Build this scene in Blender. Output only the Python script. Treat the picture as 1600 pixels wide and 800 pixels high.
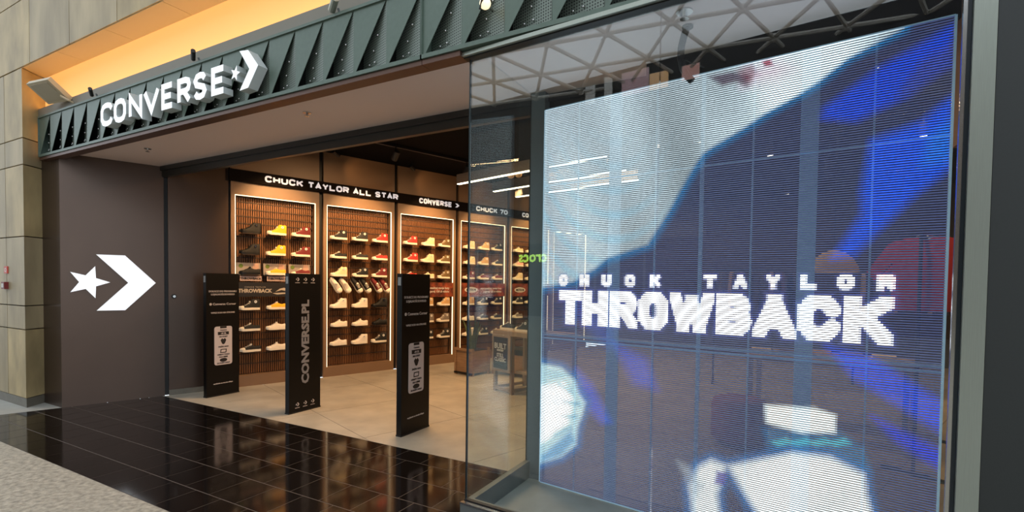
import bpy, bmesh, math, random
import numpy as np
from mathutils import Vector, Matrix
random.seed(7)
for o in list(bpy.data.objects): bpy.data.objects.remove(o)
scene = bpy.context.scene
COL = scene.collection

# ------------------------------------------------------------------ camera
F, YAW, PIT, ROL, PY, CZ = 780.7, math.radians(28.5284), math.radians(-1.6164), math.radians(.7488), 465.57, 1.5
_fw = Vector((-math.sin(YAW)*math.cos(PIT), math.cos(YAW)*math.cos(PIT), math.sin(PIT)))
_rt = Vector((math.cos(YAW), math.sin(YAW), 0)); _up = _rt.cross(_fw)
RT = _rt*math.cos(ROL)+_up*math.sin(ROL); UP = -_rt*math.sin(ROL)+_up*math.cos(ROL); FW = _fw
cd = bpy.data.cameras.new('camera'); cam = bpy.data.objects.new('camera', cd); COL.objects.link(cam)
cam.matrix_world = Matrix(((RT.x,UP.x,-FW.x,0),(RT.y,UP.y,-FW.y,0),(RT.z,UP.z,-FW.z,CZ),(0,0,0,1)))
cd.sensor_fit='HORIZONTAL'; cd.sensor_width=36; cd.lens=F/1600*36; cd.shift_y=(PY-400)/1600; cd.clip_start=.05; cd.clip_end=200
scene.camera = cam
# ------------------------------------------------------------------ world, exposure, big lights
w = bpy.data.worlds.new('daylight'); scene.world = w; w.use_nodes = True
w.node_tree.nodes['Background'].inputs[0].default_value = (.82,.91,1.0,1)
w.node_tree.nodes['Background'].inputs[1].default_value = 2.1
vs = scene.view_settings
vs.view_transform='Standard'; vs.look='None'; vs.gamma=1; vs.exposure=0.0; vs.use_curve_mapping=False
def area(name, loc, rot, sx, sy, power, col):
    l = bpy.data.lights.new(name,'AREA'); l.shape='RECTANGLE'; l.size=sx; l.size_y=sy; l.energy=power; l.color=col
    o = bpy.data.objects.new(name,l); COL.objects.link(o); o.location=loc; o.rotation_euler=rot; return o
WARM=(1.0,.60,.29)
# warm fill added for the shop interior (unseen area lights under the dark ceiling)
for i,(x,y,p) in enumerate(((-4.1,5.0,105),(-2.8,7.2,80),(-2.4,10.0,50),(.8,6.8,20),(1.2,10.0,24))):
    area('ceiling_fill_light',(x,y,3.40),(0,0,0),1.3,.12,p,WARM)

# ------------------------------------------------------------------ helpers
def s2l(c): return tuple(((v/255)/12.92 if v/255<=.04045 else (((v/255)+.055)/1.055)**2.4) for v in c)
MATS={}
def mat(name, rgb=(128,128,128), rough=.5, metal=0, spec=.5, noise=0, nscale=8, detail=4, bump=0, bscale=60, stretch=None, emit=None, es=1, lin=False, rgb2=None, coat=0):
    if name in MATS: return MATS[name]
    m=bpy.data.materials.new(name); m.use_nodes=True; nt=m.node_tree; b=nt.nodes['Principled BSDF']
    c = rgb if lin else s2l(rgb)
    b.inputs['Base Color'].default_value=(*c,1); b.inputs['Roughness'].default_value=rough; b.inputs['Metallic'].default_value=metal
    b.inputs['Specular IOR Level'].default_value=spec
    if coat: b.inputs['Coat Weight'].default_value=coat
    if emit is not None:
        b.inputs['Emission Color'].default_value=(*emit,1); b.inputs['Emission Strength'].default_value=es
    if noise or bump:
        tc=nt.nodes.new('ShaderNodeTexCoord'); mp=nt.nodes.new('ShaderNodeMapping')
        nt.links.new(tc.outputs['Object'],mp.inputs[0])
        if stretch: mp.inputs['Scale'].default_value=stretch
    if noise:
        n=nt.nodes.new('ShaderNodeTexNoise'); n.inputs['Scale'].default_value=nscale; n.inputs['Detail'].default_value=detail
        nt.links.new(mp.outputs[0],n.inputs['Vector'])
        r=nt.nodes.new('ShaderNodeValToRGB'); r.color_ramp.elements[0].position=.3; r.color_ramp.elements[1].position=.7
        c2=s2l(rgb2) if rgb2 else None
        lo=tuple(v*(1-noise) for v in c); hi=c2 or tuple(min(1,v*(1+noise)) for v in c)
        r.color_ramp.elements[0].color=(*lo,1); r.color_ramp.elements[1].color=(*hi,1)
        nt.links.new(n.outputs['Fac'],r.inputs[0]); nt.links.new(r.outputs[0],b.inputs['Base Color'])
    if bump:
        n2=nt.nodes.new('ShaderNodeTexNoise'); n2.inputs['Scale'].default_value=bscale; n2.inputs['Detail'].default_value=3
        nt.links.new(mp.outputs[0],n2.inputs['Vector'])
        bp=nt.nodes.new('ShaderNodeBump'); bp.inputs['Strength'].default_value=bump; bp.inputs['Distance'].default_value=.01
        nt.links.new(n2.outputs['Fac'],bp.inputs['Height']); nt.links.new(bp.outputs[0],b.inputs['Normal'])
    MATS[name]=m; return m
def emat(name, col, strength):
    if name in MATS: return MATS[name]
    m=bpy.data.materials.new(name); m.use_nodes=True; nt=m.node_tree; b=nt.nodes['Principled BSDF']
    b.inputs['Base Color'].default_value=(.6,.6,.6,1); b.inputs['Emission Color'].default_value=(*col,1); b.inputs['Emission Strength'].default_value=strength
    MATS[name]=m; return m
class MB:
    def __init__(s): s.v=[]; s.f=[]; s.m=[]
    def add(s,vs,fs,mi=0):
        k=len(s.v); s.v+= [tuple(p) for p in vs]
        for f in fs: s.f.append(tuple(i+k for i in f)); s.m.append(mi)
        return s
    def box(s,x0,x1,y0,y1,z0,z1,mi=0):
        return s.add([(x0,y0,z0),(x1,y0,z0),(x1,y1,z0),(x0,y1,z0),(x0,y0,z1),(x1,y0,z1),(x1,y1,z1),(x0,y1,z1)],
              [(0,3,2,1),(4,5,6,7),(0,1,5,4),(1,2,6,5),(2,3,7,6),(3,0,4,7)],mi)
    def hexa(s,low,high,mi=0):     # prism between two equal-length loops of 3d points
        n=len(low); return s.add(list(low)+list(high),[tuple(range(n))[::-1],tuple(range(n,2*n))]+[(i,(i+1)%n,n+(i+1)%n,n+i) for i in range(n)],mi)
    def prism_xy(s,poly,z0,z1,mi=0): return s.hexa([(x,y,z0) for x,y in poly],[(x,y,z1) for x,y in poly],mi)
    def prism_xz(s,poly,y0,y1,mi=0,mif=None):   # polygon in x,z extruded along y; front (y0) face may differ
        n=len(poly); lo=[(x,y0,z) for x,z in poly]; hi=[(x,y1,z) for x,z in poly]
        s.add(lo+hi,[tuple(range(n,2*n))]+[(i,(i+1)%n,n+(i+1)%n,n+i) for i in range(n)],mi)
        s.add(lo,[tuple(range(n))],mi if mif is None else mif); return s
    def tube(s,path,r,seg=8,mi=0,caps=True):
        P=[Vector(p) for p in path]; rings=[]
        for i,p in enumerate(P):
            t=((P[i+1]-p) if i==0 else (p-P[i-1]) if i==len(P)-1 else (P[i+1]-P[i-1])).normalized()
            a=Vector((0,0,1)) if abs(t.z)<.9 else Vector((1,0,0))
            u=t.cross(a).normalized(); vv=t.cross(u)
            rr=r[i] if isinstance(r,(list,tuple)) else r
            rings.append([p+u*math.cos(2*math.pi*k/seg)*rr+vv*math.sin(2*math.pi*k/seg)*rr for k in range(seg)])
        k=[q for ring in rings for q in ring]; fs=[]
        for i in range(len(P)-1):
            for j in range(seg): fs.append((i*seg+j,i*seg+(j+1)%seg,(i+1)*seg+(j+1)%seg,(i+1)*seg+j))
        if caps: fs+= [tuple(range(seg))[::-1],tuple((len(P)-1)*seg+j for j in range(seg))]
        return s.add(k,fs,mi)
    def cyl(s,c,r,h,seg=20,mi=0): return s.tube([c,(c[0],c[1],c[2]+h)],r,seg,mi)
    def ball(s,c,r,n=8,m=6,mi=0,sc=(1,1,1)):
        vs=[];fs=[]
        for i in range(m+1):
            a=math.pi*i/m
            for j in range(n):
                b=2*math.pi*j/n; vs.append((c[0]+r*sc[0]*math.sin(a)*math.cos(b),c[1]+r*sc[1]*math.sin(a)*math.sin(b),c[2]+r*sc[2]*math.cos(a)))
        for i in range(m):
            for j in range(n): fs.append((i*n+j,i*n+(j+1)%n,(i+1)*n+(j+1)%n,(i+1)*n+j))
        return s.add(vs,fs,mi)
    def ribbon(s,pts,h,y0,y1,closed=False,mi=0,mif=None):   # stroke in x,z, half width h, extruded y0..y1 (y0 front)
        n=len(pts); P=[Vector(p) for p in pts]; L=[];R=[]
        for i in range(n):
            a=P[i-1] if (i>0 or closed) else None; c=P[(i+1)%n] if (i<n-1 or closed) else None
            t1=(P[i]-a).normalized() if a is not None else None; t2=(c-P[i]).normalized() if c is not None else None
            if t1 is None: t1=t2
            if t2 is None: t2=t1
            t=(t1+t2); t=t.normalized() if t.length>1e-6 else t2
            nn=Vector((-t.y,t.x)); k=nn.dot(Vector((-t2.y,t2.x))); k=max(k,.45)
            L.append(P[i]+nn*h/k); R.append(P[i]-nn*h/k)
        rng=range(n if closed else n-1)
        for i in rng:
            j=(i+1)%n; q=[R[i],R[j],L[j],L[i]]
            s.add([(p.x,y0,p.y) for p in q],[(0,1,2,3)],mi if mif is None else mif)
            s.add([(p.x,y1,p.y) for p in q],[(3,2,1,0)],mi)
            for e,(A,B) in enumerate(((R[j],R[i]),(L[i],L[j]))):
                s.add([(A.x,y0,A.y),(B.x,y0,B.y),(B.x,y1,B.y),(A.x,y1,A.y)],[(0,1,2,3)],mi)
        if not closed:
            for i in (0,n-1):
                s.add([(L[i].x,y0,L[i].y),(R[i].x,y0,R[i].y),(R[i].x,y1,R[i].y),(L[i].x,y1,L[i].y)],[(0,1,2,3)],mi)
        return s
    def mesh(s,name,mats,smooth=False):
        me=bpy.data.meshes.new(name); me.from_pydata(s.v,[],s.f)
        for m in (mats if isinstance(mats,(list,tuple)) else [mats]): me.materials.append(m)
        me.polygons.foreach_set('material_index',s.m)
        if smooth: me.polygons.foreach_set('use_smooth',[True]*len(s.f))
        me.update(); 
        bm=bmesh.new(); bm.from_mesh(me); bmesh.ops.recalc_face_normals(bm,faces=bm.faces); bm.to_mesh(me); bm.free()
        return me
    def build(s,name,mats,parent=None,loc=None,rotz=0,smooth=False):
        return link(name,s.mesh(name,mats,smooth),parent,loc,rotz)
def link(name,me,parent=None,loc=None,rotz=0):
    o=bpy.data.objects.new(name,me); COL.objects.link(o)
    if parent: o.parent=parent
    if loc is not None: o.location=loc
    if rotz: o.rotation_euler=(0,0,rotz)
    return o
def tag(o,label=None,cat=None,group=None,kind=None):
    if label: o['label']=label
    if cat: o['category']=cat
    if group: o['group']=group
    if kind: o['kind']=kind
    return o
def thing(name,label,cat,loc=(0,0,0),rotz=0,group=None):
    o=bpy.data.objects.new(name,None); COL.objects.link(o); o.empty_display_size=.1
    o.location=loc; o.rotation_euler=(0,0,rotz); return tag(o,label,cat,group)
def struct(o,label=None): return tag(o,label,None,None,'structure')
def setroot(name,label):
    o=bpy.data.objects.new(name,None); COL.objects.link(o); o.empty_display_size=.1; return struct(o,label)
TXT={}
def text_mesh(body,size,mt,bold=0,sx=1,align='CENTER',space=1):
    """upright text: baseline on x axis, standing in x,z, facing -y"""
    key=(body,size,mt.name,bold,sx,align,space)
    if key in TXT: return TXT[key]
    cu=bpy.data.curves.new('text','FONT'); cu.body=body; cu.size=size; cu.align_x=align; cu.offset=bold; cu.space_character=space; cu.resolution_u=2; cu.extrude=.0008
    ob=bpy.data.objects.new('text',cu); COL.objects.link(ob)
    dg=bpy.context.evaluated_depsgraph_get(); dg.update()
    me=bpy.data.meshes.new_from_object(ob.evaluated_get(dg)); bpy.data.objects.remove(ob); bpy.data.curves.remove(cu)
    me.transform(Matrix(((sx,0,0,0),(0,0,-1,0),(0,1,0,0),(0,0,0,1)))); me.materials.clear(); me.materials.append(mt); me.name='lettering'
    TXT[key]=me; return me
# stroke alphabet on a unit box
_arcC=[(1,.76),(.86,.94),(.62,1),(.38,1),(.14,.93),(0,.72),(0,.28),(.14,.07),(.38,0),(.62,0),(.86,.06),(1,.24)]
_O=[(.62,1),(.38,1),(.14,.93),(0,.72),(0,.28),(.14,.07),(.38,0),(.62,0),(.86,.07),(1,.28),(1,.72),(.86,.93)]
GL={'C':[_arcC],'O':[_O+['c']],'0':[_O+['c']],'N':[[(0,0),(0,1),(1,0),(1,1)]],'V':[[(0,1),(.5,0),(1,1)]],
'E':[[(1,1),(0,1),(0,0),(1,0)],[(0,.5),(.88,.5)]],'R':[[(0,0),(0,1),(.65,1),(.92,.93),(1,.75),(.92,.57),(.65,.48),(0,.48)],[(.5,.48),(1,0)]],
'S':[[(.97,.8),(.8,.96),(.5,1),(.2,.95),(.03,.77),(.15,.58),(.5,.5),(.85,.42),(.97,.23),(.8,.05),(.5,0),(.2,.04),(.03,.2)]],
'T':[[(0,1),(1,1)],[(.5,1),(.5,0)]],'H':[[(0,0),(0,1)],[(1,0),(1,1)],[(0,.5),(1,.5)]],'W':[[(0,1),(.25,0),(.5,.9),(.75,0),(1,1)]],
'B':[[(0,.52),(.6,.52),(.86,.6),(.93,.76),(.86,.93),(.6,1),(0,1),(0,0),(.65,0),(.92,.08),(1,.26),(.92,.45),(.65,.52)]],
'A':[[(0,0),(.5,1),(1,0)],[(.22,.3),(.78,.3)]],'K':[[(0,0),(0,1)],[(1,1),(.05,.45)],[(.35,.62),(1,0)]],
'U':[[(0,1),(0,.25),(.15,.05),(.4,0),(.6,0),(.85,.05),(1,.25),(1,1)]],'Y':[[(0,1),(.5,.48),(1,1)],[(.5,.48),(.5,0)]],
'L':[[(0,1),(0,0),(1,0)]],'7':[[(0,1),(1,1),(.4,0)]],'P':[[(0,0),(0,1),(.7,1),(1,.75),(.7,.48),(0,.48)]]}
def glyph(ch,x0,x1,z0,z1,h):
    out=[]
    for st in GL[ch]:
        cl=st[-1]=='c'; pts=st[:-1] if cl else st
        out.append(([(x0+h+(x1-x0-2*h)*px,z0+h+(z1-z0-2*h)*pz) for px,pz in pts],cl))
    return out
def star_pts(cx,cz,R,rot=0,k=.42): return [(cx+(R if i%2==0 else R*k)*math.cos(rot+math.pi*i/5),cz+(R if i%2==0 else R*k)*math.sin(rot+math.pi*i/5)) for i in range(10)]
def chev_pts(x0,x1,z0,z1,t):  # chevron pointing to +x
    zm=(z0+z1)/2; xm=x0+t
    return [(x0,z1),(xm,z1),(x1,zm),(xm,z0),(x0,z0),(x1-t,zm)]
def clip(poly,nx,ny,c):  # keep nx*x+ny*y>=c
    out=[]
    for i in range(len(poly)):
        a=poly[i];b=poly[(i+1)%len(poly)]; da=nx*a[0]+ny*a[1]-c; db=nx*b[0]+ny*b[1]-c
        if da>=0: out.append(a)
        if (da>=0)!=(db>=0): t=da/(da-db); out.append((a[0]+(b[0]-a[0])*t,a[1]+(b[1]-a[1])*t))
    return out
# wall frame of the shop's splayed left wall
WA=math.radians(19.496); P0=Vector((-7.301,2.566,0)); D=Vector((math.sin(WA),math.cos(WA),0)); NW=Vector((math.cos(WA),-math.sin(WA),0)); WROT=math.pi/2-WA
def wp(s,off=0,z=0): return P0+D*s+NW*off+Vector((0,0,z))
YB=3.476   # shutter line

# ------------------------------------------------------------------ materials
granite=mat('granite_floor',(156,150,136),.42,noise=.42,nscale=26,detail=9,bump=.35,bscale=70)
darktile=mat('black_tile',(19,15,14),.09,spec=.38,noise=.35,nscale=3)
grout=mat('grout',(82,72,64),.6)
concrete=mat('concrete_slab',(176,166,148),.38,noise=.16,nscale=3.2,detail=8,bump=.05)
stone=mat('sandstone',(160,143,110),.55,noise=.34,nscale=1.8,detail=9,stretch=(1.6,1.6,.45),bump=.05,bscale=40)
stone2=mat('sandstone_warm',(170,149,107),.55,noise=.32,nscale=2.6,detail=9,stretch=(1.3,1.3,.6),bump=.05,bscale=40)
joint=mat('stone_joint',(40,34,26),.9)
skirt=mat('stone_skirting',(108,102,90),.5,noise=.1)
covepaint=mat('cove_paint',(206,186,150),.7)
greyband=mat('grey_band',(132,128,116),.6)
fasciam=mat('fascia_metal',(90,106,95),.42,metal=.15,noise=.06,nscale=30)
fasciadark=mat('fascia_inner',(38,40,37),.7)
bronze=mat('bronze_return',(92,66,54),.4,metal=.4)
soffitm=mat('soffit_paint',(212,196,190),.6)
beamm=mat('shutter_beam',(62,60,58),.4,metal=.5)
panelm=mat('dark_panel',(82,66,56),.30,metal=.55,noise=.05,nscale=2)
blackm=mat('black_trim',(14,12,12),.5)
ceilm=mat('black_ceiling',(5,5,5),.9,spec=.1)
taupe=mat('bronze_laminate',(128,100,76),.45,noise=.04,nscale=3)
slatm=mat('brown_slat',(130,88,57),.35,metal=.35)
railm=mat('slat_backing',(52,33,22),.7)
ledgem=mat('shelf_acrylic',(60,46,38),.3)
steel=mat('brushed_steel',(158,164,154),.34,metal=.6,noise=.05,nscale=10,stretch=(40,40,1))
sillm=mat('sill_metal',(120,122,118),.4,metal=.45,noise=.08,nscale=4)
boxfloor=mat('window_floor',(150,148,140),.5,noise=.12,nscale=4)
postm=mat('grey_post',(96,104,106),.5,noise=.05,nscale=6)
charcoal=mat('charcoal_panel',(40,43,42),.5,noise=.06,nscale=120)
ledwarm=emat('led_strip_warm',(1.0,.76,.44),2.5)
signface=emat('sign_face',(.88,.94,1.0),.72)
signside=mat('sign_side',(186,192,190),.5)
offwhite=mat('offwhite_print',(206,200,194),.6)
wood=mat('raw_wood',(150,116,84),.6,noise=.2,nscale=5,stretch=(1,1,8))
chrome=mat('chrome',(190,190,188),.2,metal=1)

def glass_mat(name,ior):
    m=bpy.data.materials.new(name); m.use_nodes=True; nt=m.node_tree; nt.nodes.clear()
    o=nt.nodes.new('ShaderNodeOutputMaterial'); mx=nt.nodes.new('ShaderNodeMixShader'); t=nt.nodes.new('ShaderNodeBsdfTransparent'); g=nt.nodes.new('ShaderNodeBsdfGlossy'); fr=nt.nodes.new('ShaderNodeFresnel')
    t.inputs[0].default_value=(.93,.96,.95,1); g.inputs['Roughness'].default_value=0; g.inputs[0].default_value=(1,1,1,1); fr.inputs[0].default_value=1.55
    ge=nt.nodes.new('ShaderNodeNewGeometry'); ir=nt.nodes.new('ShaderNodeMapRange'); ir.inputs['To Min'].default_value=ior; ir.inputs['To Max'].default_value=1/ior
    nt.links.new(ge.outputs['Backfacing'],ir.inputs['Value']); nt.links.new(ir.outputs[0],fr.inputs[0])   # same reflectance on both faces of the thin pane
    nt.links.new(fr.outputs[0],mx.inputs[0]); nt.links.new(t.outputs[0],mx.inputs[1]); nt.links.new(g.outputs[0],mx.inputs[2]); nt.links.new(mx.outputs[0],o.inputs[0]); return m
glassm=glass_mat('window_glass',1.5); sideglass=glass_mat('coated_glass',1.26)

# ------------------------------------------------------------------ floors
fl=struct(MB().box(-26,14,-16,1.75,-.1,0).build('floor',granite),'grey speckled granite floor of the mall walkway')
# pale strip by the pillar
struct(MB().prism_xy([(-26,1.75),(-7.59,1.75),(-7.301,2.566),(-7.301,3.0),(-26,3.0)],-.1,0).build('floor',boxfloor),'pale stone floor strip beside the pillar')
dk=setroot('floor','black polished tiled floor strip outside the shop')
MB().prism_xy([(-7.59,1.75),(4,1.75),(4,YB),(-6.9,YB),(-7.301,2.566)],-.1,-.0012).build('grout_bed',grout,dk)
rows=[1.75,2.03,2.345,2.645,2.95,3.25,YB]
tl_cache={}
for r in range(6):
    y0,y1=rows[r],rows[r+1]; off=-2.47+(.147 if r%2 else 0)
    for k in range(-19,14):
        x0=off+.294*k; x1=x0+.294
        if x0>-1.66 and y0>2.55: continue
        if x1<-7.75 or x0>.9: continue
        poly=[(x0+.003,y0+.004),(x1-.003,y0+.004),(x1-.003,y1-.004),(x0+.003,y1-.004)]
        # left edge follows the pillar strip / splayed wall
        nx,ny=NW.x,NW.y; c=nx*P0.x+ny*P0.y
        poly=clip(poly,nx,ny,c)
        if len(poly)<3: continue
        MB().prism_xy(poly,-.05,0.0).build('tile',darktile,dk)
st=setroot('floor','pale concrete slab floor inside the shop')
sp_=[(-6.91,YB),(5,YB),(5,16),(-2.1,16)]
MB().prism_xy([(-6.9,YB),(5,YB),(5,16),(-2.2,16)],-.1,-.003).build('joint_bed',grout,st)
for i in range(-1,12):
    for j in range(0,12):
        # wall-aligned grid; s along the wall, t away from it
        s0=-.24+1.2*i; t0=1.2*j-.35
        q=[(s0+.003,t0+.003),(s0+1.197,t0+.003),(s0+1.197,t0+1.197),(s0+.003,t0+1.197)]
        poly=[((P0+D*a+NW*b).x,(P0+D*a+NW*b).y) for a,b in q]
        poly=clip(poly,0,1,YB); 
        if len(poly)>=3: poly=clip(poly,NW.x,NW.y,NW.x*P0.x+NW.y*P0.y)
        if len(poly)>=3: poly=clip(poly,0,-1,-12.3)
        if len(poly)>=3: poly=clip(poly,-1,0,-4.3)
        if len(poly)<3: continue
        MB().prism_xy(poly,-.05,0).build('slab',concrete,st)
# ------------------------------------------------------------------ mall stone wall, pillar, cove
sw=setroot('wall_front','beige stone pillar and stone wall of the mall')
PX,PYF=-7.628,2.358
zj=[.104,.90,1.174,1.971,2.788,3.089,3.872]
MB().box(-26,-7.86,PYF+.03,3.4,0,3.9).build('stone_core',joint,sw)
MB().box(-26,6,PYF+.03,PYF+.17,3.9,9.0).build('stone_core',joint,sw)
gp=.006
for a,b in zip(zj[:-1],zj[1:]):
    # front faces
    for x1,x0 in [(PX,-8.14)]+[(-8.14-.96*q,-9.1-.96*q) for q in range(8)]:
        if x1==PX:  # corner block with splayed side
            MB().prism_xy([(x0+gp,PYF),(PX,PYF),(-7.80,2.62),(-7.80,2.66),(x0+gp,2.66)],a+gp,b-gp).build('stone_block',random.choice((stone,stone2)),sw)
        else: MB().box(x0+gp,x1-gp,PYF,2.6,a+gp,b-gp).build('stone_block',random.choice((stone,stone2)),sw)
MB().prism_xy([(-26,PYF+.004),(PX-.004,PYF+.004),(-7.795,2.60),(-26,2.6)],0,.104).build('skirting',skirt,sw)
xs=[-16.09+.965*k for k in range(24)]
for za,zb in ((3.876,4.62),(4.62,5.5),(5.5,6.4)):
    for xa in xs:
        MB().box(xa+gp,xa+.965-gp,PYF,PYF+.19,za+gp,zb-gp).build('stone_block',random.choice((stone,stone2)),sw)
# lintel soffit boards
for xa in [-7.79+1.02*k for k in range(12)]:
    MB().box(xa+.003,xa+1.017,PYF+.012,2.62,3.876,3.90).build('lintel_board',covepaint,sw)
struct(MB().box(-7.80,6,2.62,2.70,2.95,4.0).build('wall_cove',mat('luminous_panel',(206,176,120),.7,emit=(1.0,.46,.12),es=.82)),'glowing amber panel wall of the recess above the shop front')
gb=struct(MB().box(-7.78,6,2.535,2.57,3.30,3.475).build('trim_1',greyband),'grey band above the ribbed fascia')
cv=thing('cove_light','hidden warm light strip glowing up the recess above the shop front','lamp',(-7.7,2.595,3.44))
MB().box(0,9.5,-.012,.012,0,.012).build('channel',blackm,cv)
MB().box(0,9.5,-.010,.010,.012,.018).build('diffuser',emat('cove_led',(1.0,.50,.14),14),cv)

# ------------------------------------------------------------------ ribbed fascia
YF=2.50; ZB,ZT=2.905,3.345
def perf_mat():
    m=mat('perforated_metal',(112,123,113),.45,metal=.3); nt=m.node_tree; b=nt.nodes['Principled BSDF']
    tc=nt.nodes.new('ShaderNodeTexCoord'); sc=nt.nodes.new('ShaderNodeVectorMath'); sc.operation='SCALE'; sc.inputs['Scale'].default_value=1/.0165
    nt.links.new(tc.outputs['Object'],sc.inputs[0]); fr=nt.nodes.new('ShaderNodeVectorMath'); fr.operation='FRACTION'; nt.links.new(sc.outputs[0],fr.inputs[0])
    sb=nt.nodes.new('ShaderNodeVectorMath'); sb.operation='SUBTRACT'; sb.inputs[1].default_value=(.5,.5,.5); nt.links.new(fr.outputs[0],sb.inputs[0])
    mu=nt.nodes.new('ShaderNodeVectorMath'); mu.operation='MULTIPLY'; mu.inputs[1].default_value=(1,0,1); nt.links.new(sb.outputs[0],mu.inputs[0])
    ln=nt.nodes.new('ShaderNodeVectorMath'); ln.operation='LENGTH'; nt.links.new(mu.outputs[0],ln.inputs[0])
    lt=nt.nodes.new('ShaderNodeMath'); lt.operation='LESS_THAN'; lt.inputs[1].default_value=.27; nt.links.new(ln.outputs['Value'],lt.inputs[0])
    mx=nt.nodes.new('ShaderNodeMixRGB'); mx.inputs[1].default_value=(*s2l((112,123,113)),1); mx.inputs[2].default_value=(.006,.006,.006,1)
    nt.links.new(lt.outputs[0],mx.inputs[0]); nt.links.new(mx.outputs[0],b.inputs['Base Color']); return m
perfm=perf_mat()
def fascia(xa,n,label,last):
    root=thing('fascia',label,'fascia')
    xb=xa+.2945*n
    MB().box(xa,xb,2.60,2.615,ZB,ZT).build('backing',fasciadark,root)
    MB().box(xa,xb,YF-.012,YF+.05,ZB-.012,ZB+.014).build('lower_rail',fasciam,root)
    MB().box(xa,xb,YF-.012,YF+.10,ZT-.008,ZT+.012).build('upper_rail',fasciam,root)
    MB().box(xa,xb if not last else -1.735,YF+.0,2.60,ZB-.045,ZB-.014).build('bronze_return',bronze,root)
    for e in (xa,xb-.004): MB().box(e,e+.004,YF-.012,2.6,ZB-.012,ZT).build('end_plate',fasciam,root)
    for k in range(n):
        x0=xa+.2945*k; x1=x0+.2945
        # flat triangular plate: full width on top, a point at the bottom left
        MB().prism_xz([(x0+.002,ZB+.014),(x0+.022,ZB+.014),(x1-.004,ZT-.008),(x0+.002,ZT-.008)],YF,YF+.003).build('plate',fasciam,root)
        # perforated sheet folding back towards the left
        sh_=MB().hexa([(x1-.002,YF+.004,ZB+.014),(x1-.002,YF+.007,ZB+.014),(x0+.01,YF+.088,ZB+.014),(x0+.01,YF+.085,ZB+.014)],
                  [(x1-.002,YF+.004,ZT-.008),(x1-.002,YF+.007,ZT-.008),(x0+.01,YF+.088,ZT-.008),(x0+.01,YF+.085,ZT-.008)]).build('perforated_sheet',perfm,root)
        for t,zz in ((.28,.12),(.45,.30),(.62,.5),(.5,.12)):
            xx=x0+.2945*t+.02; yy=YF+.085-(.083)*(xx-x0)/.2945
            if t*.2945+.02>.05:
                BOLT.append((xx,yy-.006,ZB+.014+(ZT-ZB)*zz,sh_))
    return root
BOLT=[]
fascia(-7.62,19,'long ribbed green grey metal fascia carrying the big sign',False)
fascia(-7.62+.2945*19+.004,9,'ribbed perforated green grey fascia above the display window',True)
bme=MB().ball((0,0,0),.007,8,5).mesh('bolt',chrome,True)
for x,y,z,r in BOLT: link('bolt',bme,r,(x,y,z))

# ------------------------------------------------------------------ fascia sign
sg=thing('shop_sign','big white lit letters with star and arrow on the ribbed fascia','sign',(-5.97,2.42,2.985))
lx=[(157,176),(177.5,196.5),(201,222),(224,249),(252,271),(277,298),(302,323),(330,352)]
def px2x(px):  # photo column to X on the letter plane (calibrated from the letters' ends)
    y=150; d=FW+RT*((px-800)/F)-UP*((y-PY)/F); return d.x/d.y*2.42
for ch,(a,b) in zip('CONVERSE',lx):
    x0,x1=px2x(a)+5.97,px2x(b)+5.97; m=MB()
    for pts,cl in glyph(ch,x0,x1,0,.225,.025): m.ribbon(pts,.0255,0,.08,cl,0,1)
    m.build('letter',[signside,signface],sg)
MB().prism_xz(star_pts(2.175,.125,.062),0,.08,0,1).build('star',[signside,signface],sg)
MB().prism_xz([(2.23,.285),(2.335,.272),(2.455,.135),(2.335,-.012),(2.23,-.018),(2.35,.127)],0,.08,0,1).build('chevron',[signside,signface],sg)

# ------------------------------------------------------------------ soffit, beam, return walls
struct(MB().prism_xy([(-7.32,2.56),(5,2.56),(5,YB),(-6.98,YB)],2.93,2.96).build('ceiling',soffitm),'pinkish grey soffit above the shop entrance')
MB_=MB().box(-6.98,5,YB,YB+.05,2.80,2.96); MB_.box(-6.98,5,YB-.02,YB,2.875,2.935); MB_.box(-6.98,5,YB+.05,YB+.20,2.86,3.5)
struct(MB_.build('trim_2',beamm),'dark rolling shutter beam over the entrance')
struct(MB().box(-7.83,-7.301,2.566,2.60,0,2.93).build('wall_return',panelm),'narrow dark metal return beside the pillar')
def wallbox(s0,s1,o0,o1,z0,z1,m,name,label):
    pts=[wp(s0,o0),wp(s1,o0),wp(s1,o1),wp(s0,o1)]
    return struct(MB().prism_xy([(p.x,p.y) for p in pts],z0,z1).build(name,m),label)
wallbox(0,.985,-.06,0,0,2.93,panelm,'wall_left','dark metal panel wall carrying the lit star and arrow')
wallbox(.985,1.03,-.06,-.035,0,2.95,blackm,'trim_3','black vertical shutter track groove')
wallbox(1.03,1.72,-.06,0,0,3.5,panelm,'wall_left','dark plain wall panel just inside the entrance')
# skirting light grey at base of inner panel
wallbox(1.03,1.72,0,.012,0,.07,skirt,'baseboard_left','pale skirting under the plain wall panel')
wallbox(1.72,9.6,-.30,-.16,0,3.5,blackm,'wall_left','black backing wall behind the shoe display')
lg=thing('wall_logo','white glowing star and arrow on the dark metal panel','sign',wp(0,.004,0),WROT)
MB().prism_xz(star_pts(.245,1.455,.20),-.022,0,0,1).build('star',[signside,signface],lg)
MB().prism_xz([(.316,1.785),(.588,1.785),(.894,1.453),(.585,1.115),(.316,1.117),(.617,1.452)],-.022,0,0,1).build('chevron',[signside,signface],lg)
kn=thing('wall_lock','small round black lock on the dark wall panel','lock',wp(1.09,.0,1.281),WROT)
MB().tube([(0,0,0),(0,-.012,0)],.03,16).build('rosette',blackm,kn)
MB().tube([(0,-.012,0),(0,-.03,0)],.016,12).build('cylinder',chrome,kn)

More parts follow.
